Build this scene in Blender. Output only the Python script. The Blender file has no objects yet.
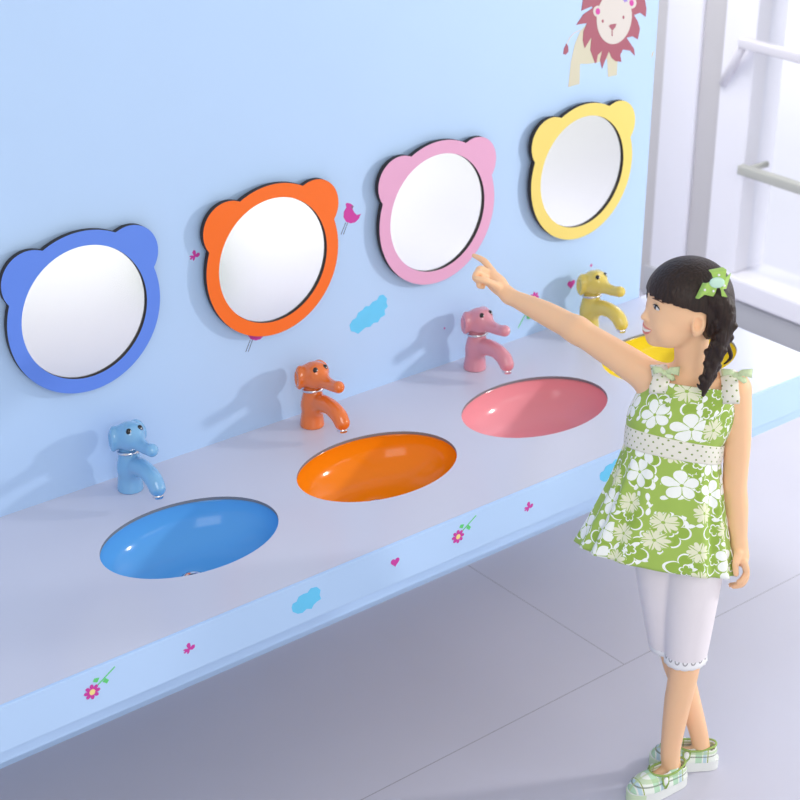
import bpy, bmesh, math, random
import numpy as np
import openvdb
from mathutils import Vector, Matrix
random.seed(4)
C = bpy.context.scene.collection
PI = math.pi

# ------------------------------------------------------------------ camera geometry
F = 1684.0
def nrm(v): v = np.array(v, float); return v / np.linalg.norm(v)
_vx = nrm([2350, 830, -F]); _vy = nrm([-1500, 830, -F]); _vz = np.cross(_vx, _vy)
R = np.array([_vx, _vy, _vz])                     # world = R @ camera vector
CAM = np.array([-1.337, -2.567, 2.12])
CT = 0.55                                         # counter height
def ray(px, py): return R @ np.array([px - 400, 400 - py, -F])
def on_y(px, py, y=0.0):
    d = ray(px, py); return CAM + (y - CAM[1]) / d[1] * d
def on_x(px, py, x):
    d = ray(px, py); return CAM + (x - CAM[0]) / d[0] * d

# ------------------------------------------------------------------ colour + materials
def lin(c):
    o = []
    for v in c:
        v = v / 255.0
        o.append(v / 12.92 if v <= 0.04045 else ((v + 0.055) / 1.055) ** 2.4)
    return (*o, 1.0)
def mat(name, rgb, rough=0.5, metal=0.0, spec=0.5, coat=0.0, noise=0.0, nscale=8.0, bump=0.0, bscale=60.0, sss=0.0):
    m = bpy.data.materials.new(name); m.use_nodes = True
    nt = m.node_tree; b = nt.nodes['Principled BSDF']
    b.inputs['Base Color'].default_value = lin(rgb)
    b.inputs['Roughness'].default_value = rough
    b.inputs['Metallic'].default_value = metal
    b.inputs['Specular IOR Level'].default_value = spec
    b.inputs['Coat Weight'].default_value = coat
    b.inputs['Coat Roughness'].default_value = 0.04
    if sss:
        b.inputs['Subsurface Weight'].default_value = sss
        b.inputs['Subsurface Radius'].default_value = (0.012, 0.005, 0.003)
        b.inputs['Subsurface Scale'].default_value = 0.6
    tc = nt.nodes.new('ShaderNodeTexCoord')
    if noise:
        n = nt.nodes.new('ShaderNodeTexNoise'); n.inputs['Scale'].default_value = nscale
        n.inputs['Detail'].default_value = 5
        nt.links.new(tc.outputs['Object'], n.inputs['Vector'])
        mx = nt.nodes.new('ShaderNodeMixRGB'); mx.blend_type = 'MIX'
        mx.inputs['Color1'].default_value = lin([min(255, v * (1 + noise)) for v in rgb])
        mx.inputs['Color2'].default_value = lin([v * (1 - noise) for v in rgb])
        nt.links.new(n.outputs['Fac'], mx.inputs['Fac'])
        nt.links.new(mx.outputs['Color'], b.inputs['Base Color'])
    if bump:
        n2 = nt.nodes.new('ShaderNodeTexNoise'); n2.inputs['Scale'].default_value = bscale
        nt.links.new(tc.outputs['Object'], n2.inputs['Vector'])
        bp = nt.nodes.new('ShaderNodeBump'); bp.inputs['Strength'].default_value = bump
        bp.inputs['Distance'].default_value = 0.002
        nt.links.new(n2.outputs['Fac'], bp.inputs['Height'])
        nt.links.new(bp.outputs['Normal'], b.inputs['Normal'])
    return m

class NG:                                          # terse math nodes
    def __init__(s, m): s.nt = m.node_tree
    def m(s, op, a, b=None, c=None):
        n = s.nt.nodes.new('ShaderNodeMath'); n.operation = op
        for i, v in enumerate((a, b, c)):
            if v is None: continue
            if isinstance(v, (int, float)): n.inputs[i].default_value = v
            else: s.nt.links.new(v, n.inputs[i])
        return n.outputs[0]
    def mix(s, fac, c1, c2):
        n = s.nt.nodes.new('ShaderNodeMixRGB')
        for k, v in (('Fac', fac), ('Color1', c1), ('Color2', c2)):
            if isinstance(v, (int, float)): n.inputs[k].default_value = v
            elif isinstance(v, tuple): n.inputs[k].default_value = v
            else: s.nt.links.new(v, n.inputs[k])
        return n.outputs[0]
    def sep(s, v):
        n = s.nt.nodes.new('ShaderNodeSeparateXYZ'); s.nt.links.new(v, n.inputs[0]); return n.outputs
    def comb(s, x, y, z=0.0):
        n = s.nt.nodes.new('ShaderNodeCombineXYZ')
        for i, v in enumerate((x, y, z)):
            if isinstance(v, (int, float)): n.inputs[i].default_value = v
            else: s.nt.links.new(v, n.inputs[i])
        return n.outputs[0]

# ------------------------------------------------------------------ object helpers
def link(o, parent=None):
    C.objects.link(o)
    if parent is not None: o.parent = parent
    return o
def obj(name, me, mats=(), parent=None, smooth=True, loc=None):
    if isinstance(me, bmesh.types.BMesh):
        b = me; me = bpy.data.meshes.new(name); b.normal_update(); b.to_mesh(me); b.free()
    if not isinstance(mats, (list, tuple)): mats = [mats]
    for x in mats: me.materials.append(x)
    if smooth:
        for p in me.polygons: p.use_smooth = True
    o = bpy.data.objects.new(name, me)
    if loc is not None: o.location = loc
    return link(o, parent)
def flat(o, ang=35):
    """smooth shading but keep sharp edges over the given angle"""
    me = o.data; bm = bmesh.new(); bm.from_mesh(me)
    for e in bm.edges:
        if len(e.link_faces) == 2 and e.calc_face_angle(0) > math.radians(ang): e.smooth = False
        elif len(e.link_faces) != 2: e.smooth = False
    bm.to_mesh(me); bm.free(); return o
def empty(name, loc=(0, 0, 0), rz=0.0, parent=None):
    o = bpy.data.objects.new(name, None); o.location = loc; o.rotation_euler = (0, 0, rz)
    o.empty_display_size = 0.05
    return link(o, parent)
def tag(o, label=None, cat=None, group=None, kind=None):
    for k, v in (('label', label), ('category', cat), ('group', group), ('kind', kind)):
        if v: o[k] = v
    return o
def copy_tree(o, parent=None):
    c = o.copy(); C.objects.link(c)
    if parent is not None:
        c.parent = parent
    for ch in list(o.children): copy_tree(ch, c)
    return c
def box(bm, x0, x1, y0, y1, z0, z1, mi=0, bev=0.0):
    r = bmesh.ops.create_cube(bm, size=1.0)
    vs = r['verts']
    for v in vs:
        v.co = Vector((x0 + (v.co.x + .5) * (x1 - x0), y0 + (v.co.y + .5) * (y1 - y0), z0 + (v.co.z + .5) * (z1 - z0)))
    fs = {f for v in vs for f in v.link_faces}
    for f in fs: f.material_index = mi
    if bev:
        es = list({e for v in vs for e in v.link_edges})
        bmesh.ops.bevel(bm, geom=es, offset=bev, segments=3, affect='EDGES', profile=0.5)
def bx(name, dims, m, parent=None, bev=0.0):
    bm = bmesh.new(); box(bm, *dims, bev=bev)
    return flat(obj(name, bm, m, parent), 50)
def poly_prism(bm, pts, w0, w1, plane='xz', mi_front=0, mi_side=0, holes=()):
    """extrude a 2D outline (with holes) between w0 (front) and w1 (back)"""
    def P(p, w): return Vector((p[0], w, p[1])) if plane == 'xz' else Vector((p[0], p[1], w))
    loops = [list(pts)] + [list(h) for h in holes]
    edges = []; fv = []
    for L in loops:
        vs = [bm.verts.new(P(p, w0)) for p in L]; fv.append(vs)
        for i in range(len(vs)): edges.append(bm.edges.new((vs[i], vs[(i + 1) % len(vs)])))
    r = bmesh.ops.triangle_fill(bm, edges=edges, use_beauty=True, use_dissolve=False)
    faces = [g for g in r['geom'] if isinstance(g, bmesh.types.BMFace)]
    back = {}
    for vs in fv:
        for v in vs:
            q = v.co.copy()
            if plane == 'xz': q.y = w1
            else: q.z = w1
            back[v] = bm.verts.new(q)
    for f in faces:
        f.material_index = mi_front
        nf = bm.faces.new([back[v] for v in reversed(f.verts)]); nf.material_index = mi_side
    for vs in fv:
        for i in range(len(vs)):
            a, b = vs[i], vs[(i + 1) % len(vs)]
            nf = bm.faces.new((a, b, back[b], back[a])); nf.material_index = mi_side
    bmesh.ops.recalc_face_normals(bm, faces=bm.faces)
def tube_bm(bm, pts, rad, n=10, cap=True, mi=0, closed=False):
    pts = [Vector(p) for p in pts]
    if not isinstance(rad, (list, tuple)): rad = [rad] * len(pts)
    rings = []; prev = None
    for i, p in enumerate(pts):
        if closed: t = pts[(i + 1) % len(pts)] - pts[i - 1]
        else: t = pts[min(i + 1, len(pts) - 1)] - pts[max(i - 1, 0)]
        t.normalize()
        if prev is None:
            a = Vector((0, 0, 1)) if abs(t.z) < .9 else Vector((1, 0, 0))
            u = t.cross(a).normalized()
        else: u = (prev - t * prev.dot(t)).normalized()
        prev = u; w = t.cross(u)
        rings.append([bm.verts.new(p + (u * math.cos(2 * PI * k / n) + w * math.sin(2 * PI * k / n)) * rad[i]) for k in range(n)])
    m = len(rings)
    for i in range(m if closed else m - 1):
        A = rings[i]; B = rings[(i + 1) % m]
        for k in range(n):
            f = bm.faces.new((A[k], A[(k + 1) % n], B[(k + 1) % n], B[k])); f.material_index = mi
    if cap and not closed:
        bm.faces.new(list(reversed(rings[0]))); bm.faces.new(rings[-1])
    bmesh.ops.recalc_face_normals(bm, faces=bm.faces)
def lathe_bm(bm, prof, n=32, ax=(0, 0), sx=1.0, sy=1.0):
    rings = []
    for r, z in prof:
        if r <= 1e-6: rings.append([bm.verts.new((ax[0], ax[1], z))])
        else: rings.append([bm.verts.new((ax[0] + r * sx * math.cos(2 * PI * k / n), ax[1] + r * sy * math.sin(2 * PI * k / n), z)) for k in range(n)])
    for A, B in zip(rings, rings[1:]):
        for k in range(n):
            k2 = (k + 1) % n
            if len(A) == 1 and len(B) == 1: continue
            if len(A) == 1: bm.faces.new((A[0], B[k2], B[k]))
            elif len(B) == 1: bm.faces.new((A[k], A[k2], B[0]))
            else: bm.faces.new((A[k], A[k2], B[k2], B[k]))
    bmesh.ops.recalc_face_normals(bm, faces=bm.faces)
def ball(bm, c, r, seg=20):
    res = bmesh.ops.create_uvsphere(bm, u_segments=seg, v_segments=seg // 2 + 2, radius=1.0)
    r = r if isinstance(r, (tuple, list)) else (r, r, r)
    for v in res['verts']: v.co = Vector((c[0] + v.co.x * r[0], c[1] + v.co.y * r[1], c[2] + v.co.z * r[2]))
    return res['verts']

# ------------------------------------------------------------------ distance-field sculpting
class SDF:
    def __init__(s, lo, hi, h):
        s.h = h; s.lo = np.array(lo, float); n = np.ceil((np.array(hi) - s.lo) / h).astype(int) + 1
        s.n = n; s.d = np.full(n, 0.04, np.float32)
    def win(s, lo, hi, mar):
        a = np.clip(np.floor((np.array(lo) - mar - s.lo) / s.h).astype(int), 0, s.n)
        b = np.clip(np.ceil((np.array(hi) + mar - s.lo) / s.h).astype(int) + 1, 0, s.n)
        ax = [s.lo[i] + np.arange(a[i], b[i]) * s.h for i in range(3)]
        g = np.meshgrid(*ax, indexing='ij')
        return tuple(slice(a[i], b[i]) for i in range(3)), g
    def put(s, sl, v, k, mode):
        o = s.d[sl]
        if mode == 'add':
            if k > 0:
                hh = np.maximum(k - np.abs(o - v), 0) / k; r = np.minimum(o, v) - hh * hh * k * .25
            else: r = np.minimum(o, v)
        elif mode == 'sub':
            v = -v
            if k > 0:
                hh = np.maximum(k - np.abs(o - v), 0) / k; r = np.maximum(o, v) + hh * hh * k * .25
            else: r = np.maximum(o, v)
        s.d[sl] = r
    def cone(s, p0, r0, p1, r1, k=.008, mode='add'):
        p0 = np.array(p0, float); p1 = np.array(p1, float); rm = max(r0, r1)
        sl, (X, Y, Z) = s.win(np.minimum(p0, p1), np.maximum(p0, p1), rm + k + .012)
        if X.size == 0: return s
        ba = p1 - p0; l2 = float(ba @ ba) + 1e-12
        t = np.clip(((X - p0[0]) * ba[0] + (Y - p0[1]) * ba[1] + (Z - p0[2]) * ba[2]) / l2, 0, 1)
        q = np.sqrt((X - p0[0] - t * ba[0]) ** 2 + (Y - p0[1] - t * ba[1]) ** 2 + (Z - p0[2] - t * ba[2]) ** 2)
        s.put(sl, q - (r0 + (r1 - r0) * t), k, mode); return s
    def chain(s, pts, rs, k=.008, mode='add', sub=5):
        """a smooth limb through the joints, united with the rest in one step"""
        P = np.array(pts, float); r = np.array(rs, float); n = len(P); Q = []; q = []
        for i in range(n - 1):
            a, b, c, d = P[max(i - 1, 0)], P[i], P[i + 1], P[min(i + 2, n - 1)]
            ra, rb, rc, rd = r[max(i - 1, 0)], r[i], r[i + 1], r[min(i + 2, n - 1)]
            for t in np.arange(sub) / sub:
                h = lambda a, b, c, d: .5 * (2 * b + (c - a) * t + (2 * a - 5 * b + 4 * c - d) * t * t + (3 * b - a - 3 * c + d) * t ** 3)
                Q.append(h(a, b, c, d)); q.append(h(ra, rb, rc, rd))
        Q.append(P[-1]); q.append(r[-1]); Q = np.array(Q)
        sl, (X, Y, Z) = s.win(Q.min(0), Q.max(0), max(q) + k + .012)
        if X.size == 0: return s
        D = np.full(X.shape, 1.0)
        for i in range(len(Q) - 1):
            ba = Q[i + 1] - Q[i]; l2 = float(ba @ ba) + 1e-12
            t = np.clip(((X - Q[i][0]) * ba[0] + (Y - Q[i][1]) * ba[1] + (Z - Q[i][2]) * ba[2]) / l2, 0, 1)
            e = np.sqrt((X - Q[i][0] - t * ba[0]) ** 2 + (Y - Q[i][1] - t * ba[1]) ** 2 + (Z - Q[i][2] - t * ba[2]) ** 2) - (q[i] + (q[i + 1] - q[i]) * t)
            D = np.minimum(D, e)
        s.put(sl, D, k, mode); return s
    def ell(s, c, r, M=None, k=.01, mode='add'):
        c = np.array(c, float); r = np.array(r if hasattr(r, '__len__') else (r,) * 3, float)
        rm = r.max()
        sl, (X, Y, Z) = s.win(c, c, rm + k + .012)
        if X.size == 0: return s
        X = X - c[0]; Y = Y - c[1]; Z = Z - c[2]
        if M is not None:
            M = np.array(M)                       # columns = ellipsoid axes
            X, Y, Z = (M[0, 0] * X + M[1, 0] * Y + M[2, 0] * Z, M[0, 1] * X + M[1, 1] * Y + M[2, 1] * Z, M[0, 2] * X + M[1, 2] * Y + M[2, 2] * Z)
        k0 = np.sqrt((X / r[0]) ** 2 + (Y / r[1]) ** 2 + (Z / r[2]) ** 2)
        k1 = np.sqrt((X / r[0] ** 2) ** 2 + (Y / r[1] ** 2) ** 2 + (Z / r[2] ** 2) ** 2) + 1e-9
        s.put(sl, k0 * (k0 - 1) / k1, k, mode); return s
    def func(s, fn, lo, hi, k=0.0, mode='sub'):
        sl, g = s.win(lo, hi, 0); s.put(sl, fn(*g), k, mode); return s
    def mesh(s, name, smooth=2):
        g = openvdb.FloatGrid(background=0.04)
        g.copyFromArray(np.ascontiguousarray(s.d))
        g.transform = openvdb.createLinearTransform(voxelSize=1.0)
        pts, quads = g.convertToQuads(0.0)
        pts = pts * s.h + s.lo
        me = bpy.data.meshes.new(name)
        me.from_pydata(pts.tolist(), [], quads[:, ::-1].tolist()); me.update()
        bm = bmesh.new(); bm.from_mesh(me)
        for _ in range(smooth): bmesh.ops.smooth_vert(bm, verts=bm.verts, factor=.5, use_axis_x=True, use_axis_y=True, use_axis_z=True)
        bmesh.ops.recalc_face_normals(bm, faces=bm.faces)
        bm.to_mesh(me); bm.free()
        return me

# ================================================================== MATERIALS
M_wall = mat('wall_blue_laminate', (186, 213, 247), .42, spec=.25, noise=.008, nscale=5)
M_fascia = mat('fascia_blue_laminate', (186, 214, 250), .4, spec=.3, noise=.004, nscale=6)
M_counter = mat('counter_stone', (209, 211, 228), .22, spec=.45, noise=.006, nscale=7)
M_cutedge = mat('counter_cut_edge', (128, 130, 138), .6)
M_white = mat('white_paint', (246, 244, 252), .5, spec=.3, noise=.004, nscale=4)
M_greyp = mat('grey_paint', (208, 204, 206), .6, noise=.02, nscale=4)
M_sillgrey = mat('pale_grey_paint', (192, 192, 198), .6, noise=.01, nscale=4)
M_rail = mat('white_rail_paint', (226, 222, 230), .4)
M_railo = mat('stone_grey_rail_paint', (188, 188, 182), .5)
M_chrome = mat('chrome', (225, 225, 232), .08, metal=1)
M_black = mat('glossy_black', (12, 12, 14), .12, spec=.6)
M_dot = mat('eye_glint_white', (240, 240, 240), .2)
M_edge = mat('dark_board_edge', (42, 36, 38), .6, noise=.1, nscale=60)

XO = .92 + 0.0
def floor_material():
    m = mat('floor_tile', (194, 195, 212), .42, spec=.3)
    g = NG(m); nt = m.node_tree; b = nt.nodes['Principled BSDF']
    tc = nt.nodes.new('ShaderNodeTexCoord')
    X, Y, Z = g.sep(tc.outputs['Object'])
    row = g.m('MODULO', g.m('FLOOR', g.m('DIVIDE', g.m('ADD', Y, .518 + .538 * 40), .538)), 2.0)
    X = g.m('SUBTRACT', X, g.m('MULTIPLY', row, -1.068 * 1.0))
    def seam(c, off, per, w):
        f = g.m('FRACT', g.m('DIVIDE', g.m('ADD', c, -off + per * 40.5), per))
        return g.m('LESS_THAN', g.m('ABSOLUTE', g.m('SUBTRACT', f, .5)), w / per)
    s = g.m('MAXIMUM', seam(X, XO, 2.6, .0011), seam(Y, -.518, .538, .0011))
    n = nt.nodes.new('ShaderNodeTexNoise'); n.inputs['Scale'].default_value = 2.2; n.inputs['Detail'].default_value = 6
    nt.links.new(tc.outputs['Object'], n.inputs['Vector'])
    base = g.mix(n.outputs['Fac'], lin((203, 202, 217)), lin((192, 191, 205)))
    col = g.mix(g.m('MULTIPLY', s, .55), base, lin((110, 108, 118)))
    nt.links.new(col, b.inputs['Base Color'])
    return m
M_floor = floor_material()

# ================================================================== SETTING
bm = bmesh.new(); box(bm, -2.6, 2.52, -3.6, 1.6, -.06, 0)
tag(obj('floor', bm, M_floor, smooth=False), kind='structure')
bm = bmesh.new(); box(bm, -1.9, 1.45, 0, .06, 0, 2.3)
tag(obj('wall_back', bm, M_wall, smooth=False), kind='structure')

M_pale = mat('pale_reflection_card', (240, 240, 238), .7)  # unseen pale sheet on the floor, added to whiten the mirrors' reflections
bm = bmesh.new(); box(bm, -2.6, 6, -4.6, -2.08, 0, .004)
tag(obj('floor_reflection_card', bm, M_pale, smooth=False), kind='structure')

# window wall to the right, beyond the end of the panel
WX = 2.49
bm = bmesh.new()
box(bm, WX, WX + .12, -.9, 1.6, 0, .18)           # below the window
box(bm, WX, WX + .12, .56, 1.6, .18, 2.7)         # left of the window
box(bm, WX, WX + .12, -.9, .56, 1.45, 2.7)        # above the window
box(bm, WX, WX + .12, -.9, -.6, .18, 1.45)        # right of the window
tag(obj('wall_right', bm, M_white, smooth=False), kind='structure')
tag(bx('baseboard_right', (WX - .03, WX, -.9, .92, 0, .10), M_sillgrey, bev=.004), kind='structure')
tag(bx('trim_1', (WX - .014, WX, .905, .99, 0, 2.6), M_greyp, bev=.003), kind='structure')
tag(bx('trim_2', (WX - .020, WX, .765, .905, .0, 2.6), M_white, bev=.006), kind='structure')
tag(bx('trim_3', (WX - .006, WX, .675, .765, .10, 2.6), M_greyp, bev=.003), kind='structure')
win = empty('window_1', (WX, 0, .18)); tag(win, kind='structure')
wf = bmesh.new()
box(wf, -.02, .06, .555, .675, -.0, 1.3, bev=.006)
box(wf, -.045, .10, -.62, .60, -.07, -.001, bev=.008)
box(wf, .02, .06, -.62, .555, 1.22, 1.27)
box(wf, .02, .06, -.62, -.56, 0, 1.22)
box(wf, .02, .06, -.04, .0, 0, 1.22, bev=.004)
obj('window_frame', wf, M_white, win, smooth=False)
M_glass = mat('window_glass', (250, 252, 255), .02)
nt = M_glass.node_tree; b = nt.nodes['Principled BSDF']; b.inputs['Transmission Weight'].default_value = 1; b.inputs['IOR'].default_value = 1.02
bm = bmesh.new(); box(bm, .036, .042, -.6, .556, .001, 1.22)
obj('window_pane', bm, M_glass, win, smooth=False)
M_out = mat('pale_terrace', (238, 237, 246), .8, noise=.01, nscale=2)
bm = bmesh.new(); box(bm, WX + .12, 9, -4, 7, -.08, -.02)
tag(obj('floor_terrace', bm, M_out, smooth=False), kind='structure')

# hand rails in front of the window
def rail(z, ya, mm, label, brk=True):
    r = empty('window_rail', (WX, 0, z)); tag(r, label, 'rail')
    b_ = bmesh.new(); box(b_, -.075, -.045, -.55, ya, -.014, .014, bev=.004)
    obj('rail_bar', b_, mm, r)
    b_ = bmesh.new()
    if brk: tube_bm(b_, [(-.06, ya - .012, 0), (-.02, ya + .085, -.145), (.0, ya + .09, -.15)], .014, 8)
    else: tube_bm(b_, [(-.06, ya - .02, -.0), (0.036, ya - .02, 0)], .010, 8)
    obj('rail_bracket', b_, mm, r)
    b_ = bmesh.new(); tube_bm(b_, [(-.06, -.5, 0), (0.036, -.5, 0)], .012, 8)
    obj('rail_bracket', b_, mm, r)
rail(.90, .575, M_rail, 'upper white rail with slanted bracket across the bright window')
rail(.53, .535, M_railo, 'lower greyish rail across the bright window', False)

# ================================================================== COUNTER
SX = [.007, .437, .855, 1.262]; SY = -.277; SA = .174; SB = .123
counter = empty('sink_counter', (0.35, -.26, CT))
tag(counter, 'long pale grey wash counter with light blue front edge along the blue wall', 'counter')
counter_off = Vector((0.35, -.26, CT))
def cobj(name, bm_, m, parent=counter, smooth=False):
    for v in bm_.verts: v.co -= counter_off
    return obj(name, bm_, m, parent, smooth)
bm = bmesh.new()
holes = [[(x + SA * math.cos(2 * PI * k / 72), SY + SB * math.sin(2 * PI * k / 72)) for k in range(72)] for x in SX]
poly_prism(bm, [(-1.2, -.524), (1.5, -.524), (1.5, 0), (-1.2, 0)], CT, CT - .006, 'xy', 0, 1, holes)
for f in bm.faces:
    f.material_index = 0 if f.normal.z > .5 else 1
    c_ = f.calc_center_median()
    if c_.y < -.52 or c_.x > 1.49: f.material_index = 0
cobj('worktop', bm, [M_counter, M_cutedge])
bm = bmesh.new(); box(bm, -1.2, 1.5, -.530, -.508, .466, CT - .0004, bev=.0012)
fascia = cobj('front_fascia', bm, M_fascia)
bm = bmesh.new(); box(bm, -1.2, 1.5, -.475, -.455, .402, CT - .0065)
cobj('apron', bm, M_fascia)
bm = bmesh.new(); box(bm, 1.482, 1.5, -.508, 0, .466, CT - .0065)
cobj('end_panel', bm, M_fascia)
for x in (-.65, .22, .646, 1.06):
    bm = bmesh.new(); box(bm, x - .012, x + .012, -.47, 0, CT - .03, CT - .0063)
    poly_prism(bm, [(-.0, CT - .03), (-.0, CT - .16), (-.3, CT - .03)], x - .006, x + .006, 'xy')
    # the gusset above is laid in (y,z): swap its axes
    for v in bm.verts:
        if v.co.x <= 0.0001 and v.co.x >= -.3001 and abs(v.co.z - x) < .0061 and abs(v.co.y) > .3: v.co = Vector((v.co.z, v.co.x, v.co.y))
    cobj('wall_bracket', bm, M_sillgrey)

# sinks ---------------------------------------------------------------
def sink(x, rgb, cname, label):
    m = mat(cname + '_glazed_ceramic', rgb, .13, spec=.25, coat=.05)
    root = empty('wash_basin', (x, SY, CT - .122)); tag(root, label, 'sink', 'round wash basins set into the counter')
    b_ = bmesh.new(); D = .084; top = .122 - .0062; prof = []
    a0, b0 = SA + .004, SB + .004
    N = 64; rings = []
    def ring(s, z): return [b_.verts.new((s * a0 * math.cos(2 * PI * k / N), s * b0 * math.sin(2 * PI * k / N), z)) for k in range(N)]
    rings.append(ring(1.13, top - .006)); rings.append(ring(1.13, top)); rings.append(ring(1.0, top))
    for i in range(1, 20):
        t = i / 20 * PI / 2
        s = math.cos(t) ** .62; z = top - D * math.sin(t) ** .95
        if s * b0 < .025: break
        rings.append(ring(s, z))
    last = top - D - .001
    rr = [b_.verts.new((.021 * math.cos(2 * PI * k / N), .021 * math.sin(2 * PI * k / N), last)) for k in range(N)]
    rings.append(rr)
    for A, B in zip(rings, rings[1:]):
        for k in range(N): b_.faces.new((A[k], A[(k + 1) % N], B[(k + 1) % N], B[k]))
    bmesh.ops.recalc_face_normals(b_, faces=b_.faces)
    o = obj('bowl', b_, m, root)
    sol = o.modifiers.new('thickness', 'SOLIDIFY'); sol.thickness = .004; sol.offset = 1 if False else -1
    b_ = bmesh.new()
    lathe_bm(b_, [(.0225, last + .0015), (.0225, last + .003), (.019, last + .0035), (.015, last + .001), (.0, last + .0008)], 32)
    dr = obj('drain', b_, M_chrome, root)
    b_ = bmesh.new(); lathe_bm(b_, [(.0, last + .006), (.010, last + .0055), (.0125, last + .003), (.0125, last + .0012)], 24)
    obj('drain_plug', b_, M_black, dr)
sink(SX[0], (96, 172, 236), 'blue', 'sky blue oval basin set in the counter, nearest the camera')
sink(SX[1], (250, 140, 18), 'orange', 'bright orange oval basin set in the counter')
sink(SX[2], (244, 158, 168), 'pink', 'pink oval basin set in the counter')
sink(SX[3], (240, 212, 50), 'yellow', 'yellow oval basin set in the counter, mostly behind the child')

# faucets -------------------------------------------------------------
def faucet_mesh():
    S = SDF((-.05, -.145, -.004), (.05, .05, .170), .0013)
    S.chain([(0, .002, .004), (0, .001, .030), (0, -.001, .052), (0, -.004, .082)], [.0252, .0228, .0238, .0185], .004)
    S.chain([(0, -.006, .046), (0, -.034, .063), (0, -.066, .066), (0, -.090, .058), (0, -.101, .046)], [.020, .0185, .0168, .0168, .0160], .010)
    S.ell((0, -.004, .1135), (.0275, .030, .0255), k=.003)          # head
    S.ell((0, -.014, .129), (.0225, .023, .0175), k=.012)
    S.chain([(0, -.022, .118), (0, -.050, .116), (0, -.072, .117), (0, -.091, .121)], [.0195, .0135, .0118, .0125], .014)  # trunk
    for s in (-1, 1):                                              # ears: broad flaps folded back
        n = nrm((s * .86, .50, .05)); u = nrm(np.cross(n, (0, 0, 1))); w = np.cross(u, n)
        S.ell((s * .0262, .0060, .1130), (.0095, .0195, .0250), np.array([n, u, w]).T, .012)
        S.ell((s * .0372, .0035, .1120), (.0055, .0120, .0165), np.array([n, u, w]).T, .004, 'sub')
        S.ell((s * .0108, -.0240, .1345), .0090, k=.006)
    S.func(lambda X, Y, Z: Z + 0.0, (-.05, -.145, -.01), (.05, .05, .001), 0)
    return S.mesh('faucet_body', 2)
FB = faucet_mesh()
faucet_prim = None
def collar_bm():
    b_ = bmesh.new()
    pts = [(.0205 * math.cos(t), -.004 + .0205 * math.sin(t), .0855 - .002 * math.sin(t)) for t in np.linspace(0, 2 * PI, 33)[:-1]]
    tube_bm(b_, pts, .0034, 8, closed=True); return b_
def make_faucet(rgb, cname):
    m = mat(cname + '_glazed_porcelain', rgb, .10, spec=.5, coat=.7)
    root = empty('elephant_faucet', (0, 0, 0))
    me = FB.copy(); bod = obj('faucet_body', me, m, root)
    obj('collar_ring', collar_bm(), M_chrome, root)
    b_ = bmesh.new(); lathe_bm(b_, [(.0, .0270), (.0095, .0270), (.0105, .0280), (.0105, .036), (.0, .036)], 20, (0, -.102))
    obj('aerator', b_, M_chrome, root)
    for s in (-1, 1):
        b_ = bmesh.new(); ball(b_, (s * .0116, -.0302, .1370), (.0060, .0050, .0080), 16)
        e = obj('eye', b_, M_black, root)
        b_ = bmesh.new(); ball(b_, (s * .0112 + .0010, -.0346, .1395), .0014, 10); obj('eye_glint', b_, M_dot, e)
    return root
FX = [.012, .439, .879, 1.225]; FY = -.058
fl = [('sky blue elephant-shaped faucet behind the blue basin', (126, 182, 226), 'faucet_blue'),
      ('orange elephant-shaped faucet behind the orange basin', (236, 120, 46), 'faucet_orange'),
      ('dusty pink elephant-shaped faucet behind the pink basin', (222, 146, 160), 'faucet_pink'),
      ('yellow elephant-shaped faucet behind the outstretched arm', (226, 202, 96), 'faucet_yellow')]
for x, (lab, rgb, cn) in zip(FX, fl):
    r_ = make_faucet(rgb, cn); r_.location = (x, FY, CT)
    tag(r_, lab, 'faucet', 'elephant faucets on the counter')

# bear mirrors ---------------------------------------------------------
def arc_union():
    """outline of a round head with two round ears, centred on the face"""
    R0 = .1555; er = .0575; ec = (.1005, .0865)
    def inside(p, c, r): return (p[0] - c[0]) ** 2 + (p[1] - c[1]) ** 2 < r * r - 1e-9
    cs = [((0, 0), R0), ((-ec[0], ec[1]), er), ((ec[0], ec[1]), er)]
    out = []
    for a in np.linspace(0, 2 * PI, 220, endpoint=False):
        d = (math.cos(a), math.sin(a)); best = 0
        for c, r in cs:
            bq = d[0] * c[0] + d[1] * c[1]; disc = bq * bq - (c[0] ** 2 + c[1] ** 2) + r * r
            if disc >= 0: best = max(best, bq + math.sqrt(disc))
        out.append((best * d[0], best * d[1]))
    return out
M_mirror = mat('silvered_glass', (250, 250, 250), .20, metal=1.0)
def bear_mirror(x, z, rgb, cname, label):
    m = mat(cname + '_lacquered_board', rgb, .35, spec=.35, noise=.004)
    root = empty('bear_mirror', (x, 0, z)); tag(root, label, 'mirror', 'bear-shaped mirrors on the blue wall')
    rg = .1275
    hole = [(rg * math.cos(2 * PI * k / 96), .0 + rg * math.sin(2 * PI * k / 96)) for k in range(96)]
    b_ = bmesh.new(); poly_prism(b_, arc_union(), -.0215, -.0105, 'xz', 0, 1, [hole])
    flat(obj('frame', b_, [m, M_edge], root), 30)
    b_ = bmesh.new(); circ = [((rg - .0006) * math.cos(2 * PI * k / 96), (rg - .0006) * math.sin(2 * PI * k / 96)) for k in range(96)]
    poly_prism(b_, circ, -.0165, -.0110, 'xz'); flat(obj('mirror_glass', b_, M_mirror, root), 30)
    b_ = bmesh.new(); circ = [(.135 * math.cos(2 * PI * k / 64), .135 * math.sin(2 * PI * k / 64)) for k in range(64)]
    poly_prism(b_, circ, -.0104, -.0, 'xz'); flat(obj('wall_mount', b_, M_edge, root), 30)
bear_mirror(-.031, .914, (98, 138, 232), 'blue', 'cornflower blue bear-head mirror at the left edge')
bear_mirror(.383, .913, (250, 112, 30), 'orange', 'orange bear-head mirror, second from the left')
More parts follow.
